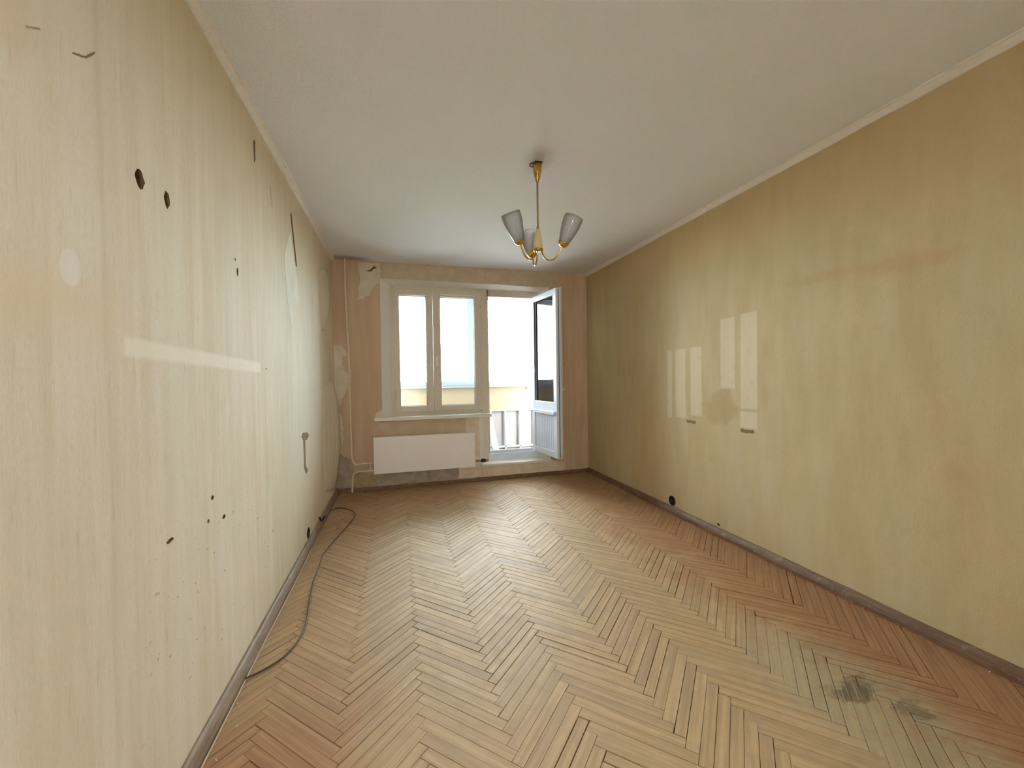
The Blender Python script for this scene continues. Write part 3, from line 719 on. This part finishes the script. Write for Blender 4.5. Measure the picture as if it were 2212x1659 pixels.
part(lathe('body_ring', [(.003, -.004), (.029, -.004), (.031, 0), (.031, .008), (.0285, .010)], M_gold, None, 28, (CX, CY, zb1)))
# three arms; direction of each in the floor plan
view = math.atan2(CY-CP[1], CX-CP[0])
for k, da in enumerate((15, 135, 255)):
    ang = view + math.radians(da); dr = Vector((math.cos(ang), math.sin(ang), 0)); c = Vector((CX, CY, zb1))
    R = .165
    prof = [(.022, .004), (.026, -.022), (.040, -.050), (.066, -.068), (.096, -.066), (.122, -.046), (.140, -.014), (R-.012, .012)]
    part(tube('arm', smooth_path([c+dr*r+Vector((0, 0, h)) for r, h in prof], 6), .0052, M_gold, None, 10))
    ax = (dr*math.sin(math.radians(24)) + Vector((0, 0, 1))*math.cos(math.radians(24))).normalized()
    base = c+dr*(R-.012)+Vector((0, 0, .010))
    cup = part(lathe('shade_cup', [(.004, -.008), (.016, -.006), (.026, .004), (.033, .016), (.034, .020), (.031, .020), (.022, .008), (.004, .002)], M_gold, None, 24, base, ax))
    part(lathe('lamp_shade', [(.026, .010), (.033, .028), (.043, .062), (.051, .098), (.0565, .130), (.0585, .158), (.0575, .180), (.0560, .180), (.0570, .158), (.0550, .130), (.0495, .098), (.0415, .062), (.0315, .028), (.024, .012)], M_shade, None, 36, base, ax))
    part(lathe('lamp_holder', [(.002, .0), (.013, .002), (.013, .045), (.002, .046)], M_white, None, 16, base, ax))
tag(ch, 'three-arm brass chandelier with frosted tulip shades on rod', 'chandelier')

# ------------------------------------------------------------------ unseen hall lamp behind the camera, added to balance the room light
def glow(name, rgb, power):
    t = NT(name); e = t.n('ShaderNodeEmission'); e.inputs['Color'].default_value = rgb; e.inputs['Strength'].default_value = power
    t.l(e.outputs[0], t.out.inputs['Surface']); return t.m
hl = empty('fill_lamp', (.72, YR-1.05, H)); hx, hy, hzz = .72, YR-1.05, 1.93
under(hl, lathe('globe', [(.002, -.115)]+[(.115*math.cos(a), .115*math.sin(a)) for a in [math.radians(-85+10*i) for i in range(17)]]+[(.03, .112)], glow('fill_lamp_glow', (.97, .97, 1, 1), 105), None, 24, (hx, hy, hzz)),
      lathe('lamp_cap', [(.002, .105), (.034, .105), (.030, .140), (.008, .160), (.002, .160)], M_white, None, 20, (hx, hy, hzz)),
      tube('cord', [(hx, hy, hzz+.155), (hx, hy, H-.03)], .004, M_white, None, 8),
      lathe('ceiling_rose', [(.004, -.04), (.03, -.035), (.05, -.001), (.002, -.001)], M_white, None, 20, (hx, hy, H)))
tag(hl, 'unseen lit globe lamp added in the hall to fill the room', 'lamp')

# ------------------------------------------------------------------ loggia beyond the window
LY0, LY1, LX0, LX1, LZ0, LZ1 = D+.35, D+1.33, -3.2, 5.6, .10, 2.56
tag(box('loggia_floor', (LX0-.15, LY0, LZ0-.18), (LX1+.15, LY1+.12, LZ0), M_concrete), 'concrete loggia floor slab', kind='structure').name = 'floor_loggia'
tag(box('ceiling_loggia', (LX0-.15, LY0, LZ1), (LX1+.15, LY1+.12, LZ1+.18), M_loggia), 'painted loggia ceiling slab', kind='structure')
for nm, xa, xb in (('wall_loggia_left', LX0-.15, LX0), ('wall_loggia_right', LX1, LX1+.15)):
    tag(box(nm, (xa, LY0, LZ0), (xb, LY1+.12, LZ1), M_loggia), 'painted end wall of the loggia', kind='structure')
par = empty('loggia_parapet', (1.35, LY1, LZ0)); SZ = 1.140
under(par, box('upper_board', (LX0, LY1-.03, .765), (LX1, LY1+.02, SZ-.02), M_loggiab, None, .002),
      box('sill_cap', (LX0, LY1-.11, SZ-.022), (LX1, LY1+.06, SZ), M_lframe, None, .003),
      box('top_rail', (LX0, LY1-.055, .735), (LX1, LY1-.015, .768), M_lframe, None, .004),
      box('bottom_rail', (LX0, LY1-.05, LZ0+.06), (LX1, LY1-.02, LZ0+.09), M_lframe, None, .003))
bx = 2.297-.236*23
while bx < LX1-.03:
    if bx > LX0+.03:
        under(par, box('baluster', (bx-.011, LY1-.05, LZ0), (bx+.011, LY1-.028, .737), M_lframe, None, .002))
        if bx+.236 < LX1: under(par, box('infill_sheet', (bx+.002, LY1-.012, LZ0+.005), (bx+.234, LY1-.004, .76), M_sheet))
    bx += .236
tag(par, 'loggia parapet with cream board over white balusters', 'parapet')
gz = empty('window_2', (1.35, LY1, SZ)); tag(gz, 'white glazing of the loggia above the parapet', kind='structure')
GX = [LX0, -2.45, -1.75, -1.05, -.36, .33, 1.05, 1.765, 2.37, 3.05, 3.65, 4.35, 5.0, LX1]; GZ0, GZ1 = SZ, 2.52
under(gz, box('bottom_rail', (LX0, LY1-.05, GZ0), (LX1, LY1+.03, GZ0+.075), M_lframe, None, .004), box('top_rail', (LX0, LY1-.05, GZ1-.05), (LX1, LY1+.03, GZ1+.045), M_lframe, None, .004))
for i, gx in enumerate(GX):
    hw = {1.765: .055, 2.37: .02}.get(gx, .035)
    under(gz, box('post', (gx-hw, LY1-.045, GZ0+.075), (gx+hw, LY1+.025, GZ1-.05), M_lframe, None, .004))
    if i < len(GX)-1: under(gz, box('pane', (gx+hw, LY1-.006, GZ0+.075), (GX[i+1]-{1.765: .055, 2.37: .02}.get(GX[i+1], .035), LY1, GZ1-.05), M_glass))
# coat hook and a leaning strip of board
hk = Vector(onY(1138, 838, LY1-.032)); hk.z = min(hk.z, SZ-.05)
tag(tube('wall_hook', smooth_path([hk+Vector((0, 0, .02)), hk+Vector((0, -.012, -.01)), hk+Vector((0, -.02, -.035)), hk+Vector((.004, -.035, -.04)), hk+Vector((.006, -.038, -.02))], 5), .004, M_steel, None, 8), 'small metal hook on cream board of the loggia parapet', 'hook')
bm = bmesh.new(); add_box(bm, (-.045, -.006, 0), (.045, .006, .52), .002)
o = link('board_offcut', mesh_from('board', bm), M_concrete); o.location = (2.12, LY1-.150, LZ0+.009); o.rotation_euler = (math.radians(-7), math.radians(-9), 0)
tag(o, 'narrow grey board offcut leaning against loggia parapet', 'board')

# ------------------------------------------------------------------ outside
M_grass = plain('grass', (160, 158, 146), .95, .1, var=.2, scale=3)
M_bark = plain('bark', (110, 98, 82), .95, .1, var=.2, bump=.5)
GZ = -5.5
tag(box('ground', (-70, D+2.0, GZ-.3), (70, 90, GZ), M_grass), 'lawn in front of the house', kind='structure')
def leafmat(name, rgb):
    t = NT(name); c = t.coord(); n = t.noise(c, 5, 3); a = lin(rgb); col = t.mix(n, a, tuple(min(1, v*1.7) for v in a[:3])+(1,))
    d = t.n('ShaderNodeBsdfDiffuse'); t.l(col, d.inputs['Color']); tr = t.n('ShaderNodeBsdfTranslucent'); t.l(col, tr.inputs['Color'])
    m = t.n('ShaderNodeMixShader'); m.inputs[0].default_value = .4; t.l(d.outputs[0], m.inputs[1]); t.l(tr.outputs[0], m.inputs[2])
    t.l(m.outputs[0], t.out.inputs['Surface']); return t.m
def tree(x, y, h, rx, rgb, label, seed):
    rnd = random.Random(seed); root = empty('tree', (x, y, GZ)); c = Vector((x, y, GZ))
    bm = bmesh.new(); tops = []
    tp = smooth_path([c, c+Vector((rnd.uniform(-.15, .15), 0, h*.3)), c+Vector((rnd.uniform(-.3, .3), 0, h*.6)), c+Vector((rnd.uniform(-.3, .3), 0, h*.95))], 5)
    add_tube(bm, tp, [.16*(1-.85*i/(len(tp)-1)) for i in range(len(tp))], 8)
    for i in range(16):
        b = tp[rnd.randint(4, len(tp)-2)]; a = rnd.uniform(0, 6.283)
        e = b+Vector((math.cos(a)*rx*rnd.uniform(.5, .95), math.sin(a)*rx*rnd.uniform(.5, .95), rnd.uniform(.4, 1.6)))
        q = smooth_path([b, b.lerp(e, .5)+Vector((0, 0, .15)), e], 4); add_tube(bm, q, [.05*(1-.8*j/(len(q)-1)) for j in range(len(q))], 6); tops += [e, b.lerp(e, .6)]
    under(root, link('trunk', mesh_from('trunk', bm), M_bark))
    V, F = [], []
    for e in tops+[tp[-1]]:
        for _ in range(40):
            p = e+Vector([rnd.gauss(0, .33*rx/1.6) for _ in range(3)]); s = rnd.uniform(.035, .075)
            a = Vector([rnd.gauss(0, 1) for _ in range(3)]).normalized(); b = a.orthogonal().normalized()
            k = len(V); V += [p-a*s, p+b*s*.55, p+a*s, p-b*s*.55]; F.append((k, k+1, k+2, k+3))
    me = bpy.data.meshes.new('foliage'); me.from_pydata(V, [], F); me.update()
    o = link('foliage', me, leafmat('leaves_%d' % seed, rgb)); o['kind'] = 'stuff'; under(root, o)
    tag(root, label, 'tree')
tree(-3.4, 27.0, 8.2, 2.4, (150, 172, 92), 'broad leafy tree seen through window pane nearest the heating pipe', 21)
tree(4.2, 30.0, 7.6, 2.2, (168, 186, 108), 'pale green leafy tree seen through casement next to balcony door', 22)
tree(10.6, 28.0, 8.6, 2.5, (156, 178, 96), 'tall leafy tree seen through the balcony doorway', 23)
tree(-11.5, 29.0, 8.6, 2.4, (150, 170, 96), 'leafy tree standing on the lawn beyond loggia end wall', 24)
